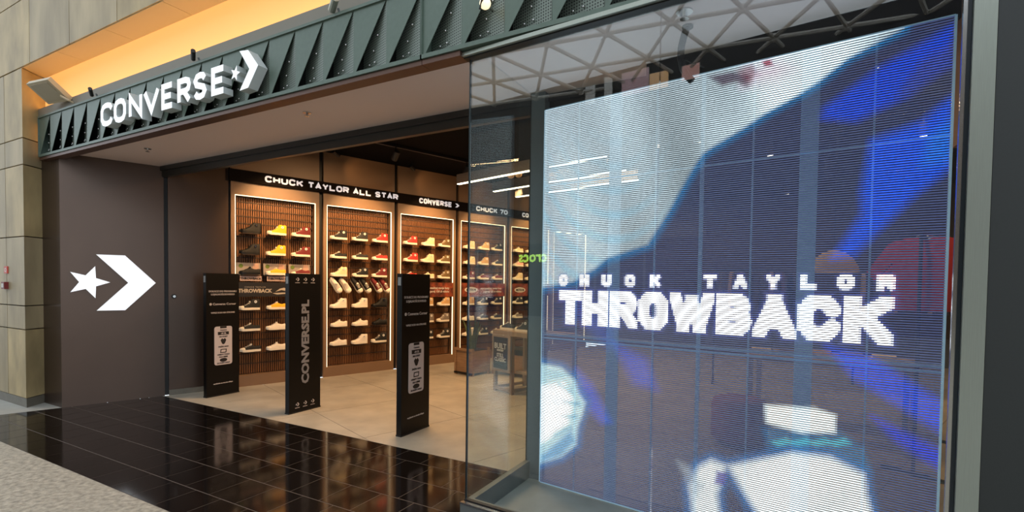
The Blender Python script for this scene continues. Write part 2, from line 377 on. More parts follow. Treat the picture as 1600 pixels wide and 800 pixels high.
# shop shell
struct(MB().box(-7.5,6,YB+.2,13.2,3.5,3.6).build('ceiling',ceilm),'black ceiling of the shop')
struct(MB().box(-6,6,12.3,12.45,0,3.6).build('wall_back',mat('backwall',(64,50,44),.6)),'dim brown back wall of the shop')
struct(MB().box(4.3,4.45,2.5,12.5,0,3.6).build('wall_right',mat('sidewall',(60,52,50),.6)),'dim right wall of the shop')
struct(MB().box(-7.8,6,2.70,2.74,2.96,4.2).build('wall_bulkhead',blackm),'black bulkhead above the soffit')

# ------------------------------------------------------------------ shoe wall bays
BS=[1.80+1.285*i for i in range(6)]; BW=1.11; ZB0,ZB1=.156,2.69
ROWS=[2.165,1.868,1.583,1.085,.788,.492]; COLS=[.185,.535,.885]
ORD=['first','second','third','fourth','fifth','sixth']
slat_me=None
for i,s0 in enumerate(BS):
    lab=f'{ORD[i]} shoe display bay from the entrance, bronze frame with glowing edges'
    r=thing('display_bay',lab,'display unit',wp(s0,0,0),WROT)
    e0=-.085 if i else -.08; e1=BW+.055
    # frame members (outside faces on y=0, opening recessed)
    MB().box(e0+.03,0,0,.16,0,2.87).build('frame_side',taupe,r)
    MB().box(BW,e1,0,.16,0,2.87).build('frame_side',taupe,r)
    MB().box(0,BW,0,.16,ZB1,2.87).build('frame_top',taupe,r)
    MB().box(0,BW,0,.16,0,ZB0).build('frame_bottom',taupe,r)
    MB().box(0,BW,.135,.16,ZB0,ZB1).build('back_panel',railm,r)
    m=MB(); n=36
    for k in range(n):
        x=.02+(BW-.04)*k/n; m.box(x,x+.0175,.108,.128,ZB0+.01,ZB1-.02)
    tag(m.build('slats',slatm,r),kind='stuff')
    for z in [2.60,2.50,2.40,2.30]+[q-.05 for q in ROWS]+[1.72,1.40,.94,.64,.3]:
        MB().box(.0,BW,.100,.110,z,z+.014).build('rail',railm,r)
    # glowing edge strips on the opening's inner faces
    for nm,bx in (('led_strip',(.0,.008,-.001,.016,ZB0,ZB1)),('led_strip',(BW-.008,BW,-.001,.016,ZB0,ZB1)),('led_strip',(.008,BW-.008,-.001,.016,ZB1-.009,ZB1))):
        MB().box(*bx).build(nm,ledwarm,r)
    # upper wall panel
    MB().box(e0+.03,e1,0,.05,3.03,3.5).build('upper_panel',taupe,r)
    MB().box(e0-.035,e0+.03,.05,.16,0,3.5).build('shadow_gap',blackm,r)
    # ledges
    rows_here=ROWS
    for z in rows_here:
        for c in COLS: MB().box(c-.10,c+.10,-.06,.108,z-.012,z-.002).build('ledge',ledgem,r)
# lit name bar
nb=thing('name_bar','long dark bar with pale lettering above the shoe bays','sign',wp(1.72,.0,2.87),WROT)
MB().box(0,7.8,-.05,0,0,.16).build('bar',mat('bar_brown',(16,11,10),.8,spec=.1),nb)
glow=emat('bar_lettering',(.86,.88,1.0),.42)
def bar_text(txt,a,b,z0=.034,z1=.126):
    n=sum(.5 if c==' ' else 1 for c in txt); wch=(b-a)/(n-.12); x=a-wch
    for k,ch in enumerate(txt):
        if ch==' ': x+=.5*wch; continue
        x+=wch; m=MB()
        for pts,cl in glyph(ch,x,x+wch*.87,z0,z1,.0115): m.ribbon(pts,.012,-.058,-.05,cl)
        m.build('letter',glow,nb)
bar_text('CHUCK TAYLOR ALL STAR',2.174-1.72,4.289-1.72)
bar_text('CONVERSE',4.705-1.72,5.40-1.72)
MB().prism_xz(chev_pts(5.48-1.72,5.57-1.72,.045,.115,.045),-.058,-.05).build('chevron',glow,nb)
bar_text('CHUCK 70',5.973-1.72,6.781-1.72)
bar_text('CONVERSE',7.19-1.72,7.95-1.72)

# ------------------------------------------------------------------ shoes
shoe_cols={'black':(13,12,13),'charcoal':(34,32,32),'yellow':(236,170,22),'maroon':(104,22,24),'red':(202,40,34),'cream':(222,200,160),'white':(226,214,198),
 'olive':(104,82,48),'tan':(190,150,100),'pink':(226,170,160),'grey':(120,108,98)}
rubber=mat('white_rubber',(232,222,204),.5); darkrub=mat('black_rubber',(10,9,9),.5,spec=.3); lacem=mat('lace',(226,218,204),.8)
patchm=mat('ankle_patch',(228,224,216),.6); patchs=mat('patch_star',(30,50,110),.6)
LEN=.275
def hw(t):  # half width along the shoe, toe 0 .. heel 1
    pts=[(0,.012),(.03,.028),(.1,.042),(.25,.049),(.4,.046),(.6,.038),(.8,.036),(.93,.034),(.98,.026),(1,.014)]
    for (a,b),(c,d) in zip(pts,pts[1:]):
        if t<=c: return b+(d-b)*(t-a)/(c-a)
    return .014
def prof(tbl,t):
    for (a,b),(c,d) in zip(tbl,tbl[1:]):
        if t<=c: return b+(d-b)*(t-a)/(c-a)
    return tbl[-1][1]
HI=[(0,.036),(.05,.052),(.2,.057),(.33,.068),(.43,.084),(.51,.106),(.57,.132),(.63,.152),(.67,.158),(.8,.148),(.93,.154),(1,.148)]
LO=[(0,.036),(.05,.050),(.2,.058),(.35,.074),(.48,.096),(.55,.100),(.62,.086),(.78,.074),(.92,.084),(1,.080)]
TS=[0,.02,.05,.1,.18,.27,.36,.45,.53,.60,.66,.74,.82,.9,.96,1]
def shoe_meshes(kind,colr,solec):
    H=HI if kind=='hi' else LO
    sol=MB(); up=MB(); tc=MB(); lc=MB(); pt=MB()
    lo=[];hi=[]
    for sgn,seq in ((1,TS),(-1,TS[::-1])):
        for t in seq:
            x=(t-.5)*LEN; wd=hw(t)*1.06; sp=.010*max(0,1-t/.18)
            lo.append((x,sgn*wd,sp)); hi.append((x,sgn*wd*.99,.031+sp*.6))
    sol.hexa(lo,hi)
    def upper(mb,T,grow):
        rings=[]
        for t in T:
            x=(t-.5)*LEN; wd=hw(t)*.97+grow; h=prof(H,t)+grow; z0=.028
            sh=max(0,(h-.09)/.07) if kind=='hi' else 0
            tp=.42 if t<.3 else .5
            ring=[]
            for k in range(9):
                a=math.pi*k/8; cx=math.cos(a); sz=math.sin(a)
                wz=wd*(abs(cx)**.65)*(1 if cx>=0 else -1)
                if sh>0: wz=min(max(wz,-.034),.034) if sz>.5 else wz
                ring.append((x,wz,z0+(h-z0)*(sz**.8)))
            rings.append(ring)
        vs=[p for rg in rings for p in rg]; fs=[]
        for i in range(len(rings)-1):
            for k in range(8): fs.append((i*9+k,i*9+k+1,(i+1)*9+k+1,(i+1)*9+k))
        fs.append(tuple(range(9))); fs.append(tuple((len(rings)-1)*9+k for k in range(9))[::-1])
        mb.add(vs,fs)
    upper(up,TS,0); upper(tc,[0,.02,.05,.1,.16,.21],.0022)
    # tongue and laces over the instep
    for k in range(5):
        t=.30+.055*k+(.0 if kind=='hi' else -.01); z=prof(H,t); x=(t-.5)*LEN
        lc.tube([(x,-.028,z-.012),(x-.002,-.012,z+.003),(x-.002,.012,z+.003),(x,.028,z-.012)],.0036,5)
    t=.52; x=(t-.5)*LEN; z=prof(H,t)
    lc.box(x-.012,x+.012,-.014,.014,z-.004,z+.012)
    if kind=='hi':
        xc=(.76-.5)*LEN
        pt.tube([(xc,-.0345,.115),(xc,-.040,.115)],.019,14)
        st=star_pts(xc,.115,.010,math.pi/2); pt.prism_xz(st,-.0415,-.040,1,1)
    cm=mat('canvas_'+colr,shoe_cols[colr],.75,bump=.1,bscale=300)
    out=[('sole',sol.mesh('sole',rubber if solec else darkrub)),('upper',up.mesh('upper',cm,True)),('toe_cap',tc.mesh('toe_cap',rubber if solec else darkrub,True)),('laces',lc.mesh('laces',lacem if solec else darkrub))]
    if kind=='hi': out.append(('ankle_patch',pt.mesh('ankle_patch',[patchm if solec else darkrub,patchs])))
    return out
SHC={}
def shoe(kind,colr,loc,rot,label,group,dark=False):
    key=(kind,colr,dark)
    if key not in SHC: SHC[key]=shoe_meshes(kind,colr,not dark)
    t=thing('sneaker',label,'shoe',loc,0,group); t.rotation_euler=rot
    for nm,me in SHC[key]: link(nm,me,t)
    return t
def lowk(k): return {'hi':'high-top','lo':'low-top'}[k]
GRID={0:[[('hi','black',1),('hi','yellow',0),('hi','maroon',0)],[('hi','black',1),('hi','yellow',0),('hi','maroon',0)],[('lo','black',1),('lo','yellow',0),('lo','maroon',0)],
         [('hi','black',0),('lo','yellow',0),None],[('lo','black',0),('lo','white',0),None],[('lo','black',0),('lo','white',0),None]],
 1:[[('hi','black',0),('hi','charcoal',0),('hi','red',0)],[('lo','black',0),('lo','charcoal',0),('lo','red',0)],[('hi','cream',0),('hi','black',0),('hi','maroon',0)],
    [('hi','white',0),('hi','white',0),('hi','black',1)],[('lo','white',0),('lo','white',0),('lo','black',1)],[('lo','white',0),('hi','white',0),('hi','black',0)]],
 2:[[('hi','red',0),('hi','cream',0),('hi','olive',0)],[('hi','red',0),('hi','cream',0),('hi','olive',0)],[('lo','red',0),('lo','cream',0),('hi','olive',0)],
    [None,('hi','tan',0),('hi','tan',0)],[None,('hi','grey',0),('hi','grey',0)],[None,('hi','charcoal',0),('hi','charcoal',0)]],
 3:[[('hi','cream',0),('hi','tan',0),('hi','black',0)],[('hi','cream',0),('hi','tan',0),('lo','charcoal',0)],[('hi','maroon',0),('lo','maroon',0),('lo','maroon',0)],
    [('hi','tan',0),('hi','black',0),('hi','black',0)],[('lo','white',0),('lo','black',0),('lo','black',0)],[('hi','white',0),('hi','black',0),('lo','white',0)]],
 4:[[('lo','cream',0),('lo','white',0),None],[('lo','pink',0),('lo','pink',0),None],[('hi','cream',0),('hi','cream',0),None],[('hi','charcoal',0),('lo','black',0),None],[('lo','grey',0),None,None],[('lo','grey',0),None,None]]}
RN=['top row','second row','third row','fourth row','fifth row','bottom row']; CN=['left','middle','right']
cn_extra={'black1':'all-black'}
for b,rows_ in GRID.items():
    for ri,row in enumerate(rows_):
        for ci,c in enumerate(row):
            if not c: continue
            k,colr,dk_=c
            nm=('all-black' if dk_ else colr)
            s=BS[b]+COLS[ci]+random.uniform(-.008,.008)
            shoe(k,colr,wp(s,.012,ROWS[ri]),(0,0,WROT+random.uniform(-.06,.06)),f'{nm} {lowk(k)} sneaker, {CN[ci]} spot of the {RN[ri]}, {ORD[b]} shoe bay',f'sneakers in the {ORD[b]} shoe bay',bool(dk_))
# pairs leaning in the second bay
for ci,(colr,a) in enumerate((('white','white'),('black','black'),('maroon','maroon'))):
    for j in range(2):
        s=BS[1]+.14+.345*ci+.15*j
        o=shoe('lo',colr,wp(s,.05,1.375),(0,0,0),f'{colr} sneaker leaning toe down, {("left","right")[j]} of the {CN[ci]} pair, second shoe bay','leaning pairs in the second shoe bay')
        # toe down and out into the room, sole against a slanted rest
        tv=(D*.42+NW*.42+Vector((0,0,-.80))).normalized(); lxv=-tv; lz=(NW-lxv*NW.dot(lxv)).normalized(); ly=lz.cross(lxv)
        o.rotation_euler=Matrix(((lxv.x,ly.x,lz.x),(lxv.y,ly.y,lz.y),(lxv.z,ly.z,lz.z))).to_euler(); o.location=wp(s,.0,1.43)
# picture cards with name tags in the first bay, third row
cardm=mat('card_grey',(150,138,128),.6); tagm=mat('tag_pink',(190,160,148),.6); legm=mat('card_skin',(186,150,132),.7); greenm=mat('card_green',(92,112,40),.7); ink=mat('black_ink',(24,18,18),.7)
for ci in range(3):
    s=BS[0]+COLS[ci]
    t=thing('picture_card',f'grey picture card with name tag behind the {CN[ci]} third-row sneaker, first bay','card',wp(s,-.055,1.50),WROT)
    MB().box(-.155,.155,-.004,0,.075,.25).build('card',cardm,t)
    MB().prism_xz([(.05,.12),(.14,.12),(.13,.245),(.06,.245)],-.006,-.004).build('printed_leg',legm,t)
    MB().tube([(-.1,-.004,.205),(-.1,-.006,.205)],.03,10).build('printed_flower',greenm,t)
    MB().box(-.13,.15,-.085,-.08,-.006,.062).build('name_tag',tagm,t)
    link('lettering',text_mesh('THROWBACK',.042,ink,.002,1.0),t,(.01,-.0865,.012))
bn=thing('banner','black banner with pale lettering and shoe drawing in the first shoe bay','banner',wp(BS[0]+.02,.03,1.27),WROT)
MB().box(0,1.07,0,.006,0,.205).build('panel',mat('banner_black',(26,22,22),.5),bn)
bi=mat('banner_ink',(178,166,150),.7)
link('lettering',text_mesh('THROWBACK',.072,bi,.003,.95),bn,(.23,-.002,.06))
link('lettering',text_mesh('CHUCK TAYLOR',.026,bi,.0,1.15,space=1.3),bn,(.23,-.002,.128))
MB().prism_xz([(.46,.05),(.52,.03),(.70,.045),(.82,.07),(.84,.09),(.70,.065),(.54,.055)],-.003,0).build('shoe_drawing',bi,bn)
MB().prism_xz([(.50,.07),(.56,.115),(.62,.13),(.68,.105),(.66,.08),(.58,.095)],-.003,0).build('shoe_drawing',bi,bn)
MB().tube([(.80,0,.14),(.80,-.003,.14)],.014,12).build('shoe_drawing',bi,bn)
# red printed banners in bays 3..5
redp=mat('banner_red',(84,26,18),.6,noise=.75,nscale=9,detail=3,rgb2=(150,66,34))
for b in (2,3,4):
    t=thing('banner',f'red printed strip banner with white lettering, {ORD[b]} shoe bay','banner',wp(BS[b]+.015,.03,1.245),WROT,'red banners in the shoe bays')
    MB().box(0,1.08,0,.006,0,.26).build('panel',redp,t)
    MB().prism_xz([(.06+.16+.15*math.cos(a)*(1 if abs(math.cos(a))<.8 else 1.05),.13+.055*math.sin(a)) for a in [2*math.pi*k/20 for k in range(20)]],-.003,0).build('logo_plate',offwhite,t)
    link('lettering',text_mesh('METEOR',.062,ink,.003,1),t,(.22,-.004,.108))
    link('lettering',text_mesh('spersonalizuj swoje buty',.052,offwhite,.0012,1.05),t,(.72,-.002,.145))
    link('lettering',text_mesh('i zgarnij 150 zl rabatu',.052,offwhite,.0012,1.05),t,(.75,-.002,.082))

# ------------------------------------------------------------------ ceiling track spots above the shoe wall
def spot(loc,aim,power,label,size=.045):
    t=thing('track_spot',label,'spotlight',loc,0,'black track spotlights on the shop ceiling')
    d=(Vector(aim)-Vector(loc)).normalized()
    MB().cyl((0,0,.02),.012,3.5-loc[2]-.02,8).build('stem',blackm,t)
    hd_=MB().tube([-d*.07,d*.07],size,14).build('head',blackm,t)
    MB().tube([d*.068,d*.073],size*.82,14).build('lens',emat('spot_lens',(1,.85,.62),6),hd_)
    l=bpy.data.lights.new('spot','SPOT'); l.energy=power; l.color=(1,.58,.25); l.spot_size=math.radians(66); l.spot_blend=.7; l.shadow_soft_size=.04
    o=bpy.data.objects.new('spot_beam',l); COL.objects.link(o); o.parent=t; o.location=d*.08; o.rotation_euler=d.to_track_quat('-Z','Y').to_euler()
    return t
for i in range(5):
    s=BS[i]+.55; p=wp(s,1.15,3.34); a=wp(s,0,2.2)
    spot(p,a,250,f'black ceiling spotlight aimed at the {ORD[i]} shoe bay')
for i in range(4):
    p=wp(3.05+1.285*i,.42,3.40); a=wp(3.05+1.285*i+.75,0,3.2)
    spot(p,a,6,f'small black wall-washing spotlight above the {ORD[i+1]} shoe bay',.03)
tr=thing('light_track','black lighting track running along the shoe wall ceiling','track',wp(1.9,1.15,3.46),WROT)
MB().box(0,6.6,-.02,.02,0,.035).build('rail',blackm,tr)
# linear pendants seen through the side glass
for i,(x0,x1,y) in enumerate(((-4.7,-1.9,6.75),(-4.5,-1.9,7.55),(-4.4,-1.9,8.2))):
    t=thing('linear_lamp',f'slim glowing linear ceiling lamp, {("nearest","middle","farthest")[i]} of the three behind the side glass','lamp',(x0,y,3.1),math.radians(-14))
    MB().box(0,x1-x0,-.03,.03,.012,.16).build('housing',mat('lamp_housing',(86,80,78),.5),t)
    MB().box(.01,x1-x0-.01,-.025,.025,0,.012).build('diffuser',emat('lamp_diffuser',(1,.84,.6),5),t)
    for xx in (.3,x1-x0-.3): MB().cyl((xx,0,.16),.006,.24,6).build('hanger',blackm,t)
t=thing('twin_spot','pair of round beige spot heads hanging before the linear lamps','lamp',(-3.55,6.55,3.12))
MB().cyl((0,0,.03),.008,.35,6).build('stem',blackm,t)
for dx in (-.06,.07): MB().ball((dx,0,0),.055,12,8).build('head',mat('spot_beige',(190,150,110),.5),t,smooth=True)

# ------------------------------------------------------------------ security totems
totm=mat('totem_black',(9,7,7),.4,spec=.25); totp=mat('totem_print',(190,178,172),.7)
tscr=mat('phone_panel',(196,184,182),.6)
def totem(x,y,label):
    t=thing('security_gate',label,'security gate',(x,y,0),math.pi/2,'security gates at the entrance')   # local x runs into the shop, -y faces the camera side
    m=MB().box(0,.43,0,.062,.012,1.585); 
    m.build('panel',totm,t)
    MB().box(-.004,.434,-.004,.066,0,.014).build('foot',blackm,t)
    MB().box(-.003,0,.012,.05,1.47,1.55).build('lamp_tag',mat('tag_grey',(150,150,148),.5),t)
    return t
def put(t,body,size,x,z,bold=.0008,m=totp,sx=1.05): link('lettering',text_mesh(body,size,m,bold,sx),t,(x,-.0015,z))
def icon_row(t,z,size=.030):
    for k in (-1,0,1):
        c=.215+k*.105
        MB().prism_xz(chev_pts(c-.004,c+.026,z,z+.04,.014),-.002,0).build('printed_mark',totp,t)
        MB().prism_xz(star_pts(c-.012,z+.02,.012),-.002,0).build('printed_mark',totp,t)
        MB().box(c-.03,c+.03,-.002,0,z-.022,z-.016).build('printed_mark',totp,t)
for x,y,lab in ((-6.395,3.69,'black security gate panel with phone graphic beside the dark wall'),(-3.223,3.715,'black security gate panel with phone graphic nearest the display window')):
    t=totem(x,y,lab)
    put(t,'DOŁĄCZ DO PROGRAMU',.030,.215,1.345); put(t,'LOJALNOŚCIOWEGO',.030,.215,1.305)
    MB().tube([(.055,0,1.19),(.055,-.002,1.19)],.016,12).build('printed_mark',totp,t); put(t,'Converse Corner',.040,.235,1.177)
    put(t,'WPISZ KOD NA STRONIE',.026,.215,1.07)
    # phone shaped panel
    m=MB(); r=.03; x0,x1,z0,z1=.10,.335,.40,.90
    pts=[]
    for cx,cz,a0 in ((x1-r,z1-r,0),(x0+r,z1-r,90),(x0+r,z0+r,180),(x1-r,z0+r,270)):
        for k in range(5): a=math.radians(a0+k*22.5); pts.append((cx+r*math.cos(a),cz+r*math.sin(a)))
    ph_=m.prism_xz(pts,-.003,0).build('phone_graphic',tscr,t)
    MB().box(.175,.26,-.0045,-.003,.875,.899).build('printed_mark',ink,ph_)
    def putp(body,size,z,bold=.001): link('lettering',text_mesh(body,size,ink,bold,1),ph_,(.2175,-.0045,z))
    putp('Converse',.022,.845); MB().box(.145,.29,-.0045,-.003,.79,.83).build('printed_mark',ink,ph_)
    link('lettering',text_mesh('-20 ZŁ',.026,tscr,.001,1),ph_,(.2175,-.006,.80))
    putp('NA START',.024,.758); MB().prism_xz([(.18,.72),(.2,.745),(.218,.73),(.236,.745),(.255,.72),(.235,.675),(.2175,.665),(.2,.675)],-.0045,-.003).build('printed_mark',ink,ph_)
    putp('ZNIŻKI I BON',.022,.628)
    MB().ribbon([(.18,.56),(.25,.56),(.255,.60),(.185,.60)],.005,-.0045,-.003,True).build('printed_mark',ink,ph_)
    putp('OFERTY TYLKO',.023,.525); putp('DLA CIEBIE',.023,.495)
    MB().prism_xz([(.2175+.05*math.cos(2*math.pi*k/18),.462+.024*math.sin(2*math.pi*k/18)) for k in range(18)],-.0045,-.003).build('printed_mark',ink,ph_)
    putp('ZA KAŻDY ZAKUP',.020,.418)
    put(t,'regulamin na stronie sklepu',.022,.215,.155)
t=totem(-4.838,3.70,'black security gate panel with vertical lettering, middle of the three')
icon_row(t,1.50); icon_row(t,.075)
# vertical lettering reading upwards
me=text_mesh('CONVERSE.PL',.135,mat('totem_word',(132,128,128),.7),.006,1.15)
o=link('lettering',me,t,(.262,-.0015,.80)); o.rotation_euler=(0,-math.pi/2,0)

# ------------------------------------------------------------------ display window box
AG=math.radians(-3.5); G0=Vector((-1.703,2.57,0))
GX=2.29   # length of the front glass
bx=struct(MB().prism_xy([(-1.69,2.60),(.66,2.45),(.66,3.30),(-1.69,3.45)],-.05,.02).build('floor',boxfloor),'pale grey floor inside the display window')
fs=thing('window_sill','grey metal front sill of the display window','sill',G0,AG)
MB().box(-.012,GX,-.045,.05,0,.15).build('kerb',sillm,fs)
MB().box(-.012,GX,-.05,-.02,.146,.156).build('lip',chrome,fs)
MB().box(-.005,GX,-.014,.014,.15,.162).build('seal',blackm,fs)
ss=thing('window_sill','grey metal side kerb under the side glass','sill',(-1.703,2.62,0))
MB().box(-.012,.03,0,.80,0,.15).build('kerb',sillm,ss)
tb=thing('window_header','grey metal header above the display window glass','header',G0+Vector((0,0,2.855)),AG)
MB().box(-.03,GX+.1,-.05,.05,.008,.030).build('rail',steel,tb); MB().box(-.03,GX+.1,-.03,.03,0,.008).build('seal',blackm,tb)
for i,(a,b,lab) in enumerate(((.006,1.148,'left pane of the front display window glass'),(1.152,GX-.004,'right pane of the front display window glass'))):
    o=MB().box(a,b,-.006,.006,.155,2.858).build('window_1',glassm,None,G0,AG); struct(o,lab)
struct(MB().box(-1.709,-1.697,2.585,3.40,.15,2.93).build('window_2',sideglass),'side pane of the display window glass')
# dark glass edges
struct(MB().box(-1.709,-1.700,2.566,2.578,.155,2.86).build('trim_4',mat('glass_edge',(20,34,36),.3)),'dark glass corner edge of the display window')
struct(MB().box(-1.712,-1.690,3.40,3.415,.15,2.93).build('trim_5',blackm),'dark seal at the rear of the side glass')
pm=thing('window_post','grey post standing behind the side glass','post',(-1.64,3.395,0))
MB().box(-.06,.052,0,.09,.02,2.93).build('column',postm,pm)
MB().box(-.06,.052,-.008,0,.02,.05).build('foot',postm,pm)
rp=thing('window_post','brushed steel post at the right end of the display window','post',G0,AG)
MB().box(GX-.002,GX+.062,-.03,.05,0,2.93).build('post_front',steel,rp)
MB().box(GX-.016,GX-.004,-.012,.03,0,2.93).build('seal',mat('seal_blue',(26,34,40),.3),rp)
MB().box(GX-.028,GX-.016,-.008,.012,0,2.93).build('bead',chrome,rp)
struct(MB().box(.645,8,2.40,2.48,0,6).build('wall_side',charcoal),'plain charcoal panel wall right of the display window')

# ------------------------------------------------------------------ LED screen
AS=math.radians(-7.95); S0=Vector((-1.565,3.345,0)); SU=Vector((math.cos(AS),math.sin(AS),0)); SN=Vector((-math.sin(AS),math.cos(AS),0))
SWD,Z0,Z1=2.255,.03,2.77
led=thing('led_screen','large see-through LED screen showing a blurred figure and bold white words','screen',S0,AS)
NR=224; NC=204
us=np.linspace(0,SWD,NC+1); uc=(us[:-1]+us[1:])/2; zc=Z0+(np.arange(NR)+.5)*(Z1-Z0)/NR
UU,ZZ=np.meshgrid(uc,zc)
# position on the screen -> column and row of the picture being shown
Px=S0.x+SU.x*UU; Pyw=S0.y+SU.y*UU; Pz=ZZ-CZ
def dt(v): return Px*v.x+Pyw*v.y+Pz*v.z
dz=dt(FW); QX=800+F*dt(RT)/dz; QY=PY-F*dt(UP)/dz
def sdf(poly,X=None,Y=None):
    X=QX if X is None else X; Y=QY if Y is None else Y
    d=np.full(X.shape,1e9); ins=np.zeros(X.shape,bool); n=len(poly)
    for i in range(n):
        ax,ay=poly[i]; bx_,by_=poly[(i+1)%n]; ex,ey=bx_-ax,by_-ay; L=ex*ex+ey*ey+1e-9
        t=np.clip(((X-ax)*ex+(Y-ay)*ey)/L,0,1); d=np.minimum(d,np.hypot(X-ax-t*ex,Y-ay-t*ey))
        c=((ay>Y)!=(by_>Y)); xi=ax+(Y-ay)*ex/(ey if abs(ey)>1e-9 else 1e-9); ins^=(c&(X<xi))
    return np.where(ins,-d,d)
def mask(poly,soft): return np.clip(.5-sdf(poly)/soft,0,1)
def lin(c): return np.array(s2l(c))
IMG=np.zeros(QX.shape+(3,)); IMG[:]=lin((58,68,112))*1.15  # base blue emission stands in for ambient light reflected off unlit strips
def paint(m,c): global IMG; IMG=IMG*(1-m[...,None])+m[...,None]*np.asarray(c)
rng=np.random.default_rng(3)
# blue shapes
for poly,c,sf,al in (([(1488,40),(1369,109),(1287,169),(1284,186),(1337,190),(1420,150),(1486,103)],(8,66,210),10,.95),
    ([(1488,150),(1440,190),(1400,205),(1360,220),(1345,300),(1346,335),(1300,404),(1335,398),(1432,304),(1486,262)],(10,80,226),12,.95),
    ([(1290,540),(1359,557),(1475,629),(1475,680),(1332,590)],(18,66,215),10,.9),
    ([(1362,650),(1475,706),(1475,738),(1400,690)],(20,50,205),10,.9),
    ([(900,575),(925,600),(955,660),(940,662),(900,620)],(22,76,210),8,.75),
    ([(957,535),(1010,560),(1028,610),(990,600)],(24,70,200),10,.7),
    ([(905,470),(960,520),(950,545),(895,490)],(24,70,180),10,.45)):
    paint(mask(poly,sf*1.6)*al,lin(c)*1.5)
# grey bands; the lower left one paints ambient haze on the strips
paint(mask([(846,600),(905,660),(990,700),(1090,690),(1110,800),(846,800)],30)*.45,lin((84,96,140)))
paint(mask([(1440,95),(1488,70),(1488,150),(1400,150)],16)*.5,lin((80,84,110)))
# big pale shape, upper left
wpoly=[(830,150),(1430,0),(1412,44),(1325,91),(1278,128),(1244,150),(1194,178),(1162,200),(1116,228),(1098,240),(1084,261),(1061,301),(1044,332),(1024,362),(1012,382),(970,396),(949,403),(929,420),(895,440),(830,452)]
dw=sdf(wpoly)
fr=np.clip(1-np.abs(dw-3)/11,0,1); paint(fr*.85,lin((20,130,200))*1.1)
mw=np.clip(.5-dw/7,0,1)
base=lin((196,212,224))[None,None]*np.ones(QX.shape+(1,))
shade=.80+.16*np.sin(QX*.021+QY*.004)+.10*np.sin(QX*.05-QY*.018)
cy=np.clip(np.sin((np.hypot(QX-960,(QY-60)*.5))*.33),0,1)*np.clip((QY-190)/150,0,1)*.30*np.clip((1080-QX)/120,0,1)
base=base*shade[...,None]; base=base*(1-cy[...,None])+cy[...,None]*lin((120,205,240))
bri=np.clip((QX-1080)/120,0,1)*np.clip((1420-QX)/60,0,1); base=base*(1+.65*bri[...,None])
IMG=IMG*(1-mw[...,None])+mw[...,None]*base*1.62
paint(mask([(1165,108),(1215,94),(1240,105),(1215,125),(1160,135)],26)*.55,lin((240,180,205))*1.4)
paint(mask([(1108,120),(1145,112),(1172,118),(1168,136),(1150,128),(1128,134)],8)*.85,lin((96,66,98)))
paint(mask([(1150,110),(1175,100),(1182,112),(1172,132)],9)*.6,lin((150,60,90)))
paint(mask([(1190,96),(1204,92),(1208,102),(1196,104)],6)*.9,lin((200,60,100)))
# fist, left
fpoly=[(830,565),(877,574),(898,593),(905,615),(915,629),(910,648),(903,667),(900,695),(877,714),(830,728)]
df=sdf(fpoly); paint(np.clip(1-np.abs(df-4)/9,0,1)*.8,lin((20,120,200))*1.2)
paint(np.clip(.5-df/7,0,1),lin((190,225,240))*1.5)
paint(mask([(846,605),(880,600),(893,625),(885,660),(860,680),(846,690)],14),np.array([2.6,2.8,3.0]))
paint(mask([(846,712),(872,690),(892,672),(898,690),(876,712),(846,722)],8)*.75,lin((20,150,215))*1.3)
for a_,b_ in (((872,600),(893,612)),((880,628),(906,632)),((878,650),(902,652)),((866,680),(893,668))):
    paint(mask([(a_[0],a_[1]-2),(b_[0],b_[1]-3),(b_[0],b_[1]+3),(a_[0],a_[1]+2)],7)*.7,lin((110,190,228))*1.2)
# brighter cyan blue along the right edge
paint(mask([(1488,185),(1450,215),(1440,260),(1488,250)],22)*.6,lin((10,130,245))*1.2)
# lower hands
hpoly=[(1138,728),(1237,708),(1296,714),(1350,741),(1354,773),(1362,805),(1370,870),(1170,870),(1183,800),(1165,773)]
h2=[(1085,820),(1078,760),(1092,730),(1111,719),(1134,728),(1120,773),(1126,820),(1150,870),(1080,870)]
paint(mask([(1190,668),(1310,672),(1350,700),(1362,740),(1270,720),(1200,705)],12)*.8,lin((20,110,170))*1.1)
for k in range(4): paint(mask([(1205+30*k,690),(1230+30*k,684),(1240+30*k,694),(1215+30*k,698)],7)*.6,lin((80,210,230))*1.3)
dh=np.minimum(sdf(hpoly),sdf(h2)); paint(np.clip(1-np.abs(dh-4)/14,0,1)*.7,lin((40,130,215))*1.1)
hm=np.clip(.5-dh/13,0,1); hs=(.9+.1*np.sin(QX*.03+QY*.02))[...,None]
IMG=IMG*(1-hm[...,None])+hm[...,None]*lin((232,238,245))*2.0*hs
paint(mask([(1120,735),(1136,740),(1132,758),(1116,756)],6)*.8,lin((70,60,190)))
cpoly=[(1195,633),(1273,638),(1305,649),(1305,676),(1251,676),(1197,660)]
paint(mask(cpoly,9),lin((228,236,240))*1.9)
paint(mask([(1058,720),(1078,730),(1100,760),(1085,780)],12)*.6,lin((200,215,235)))
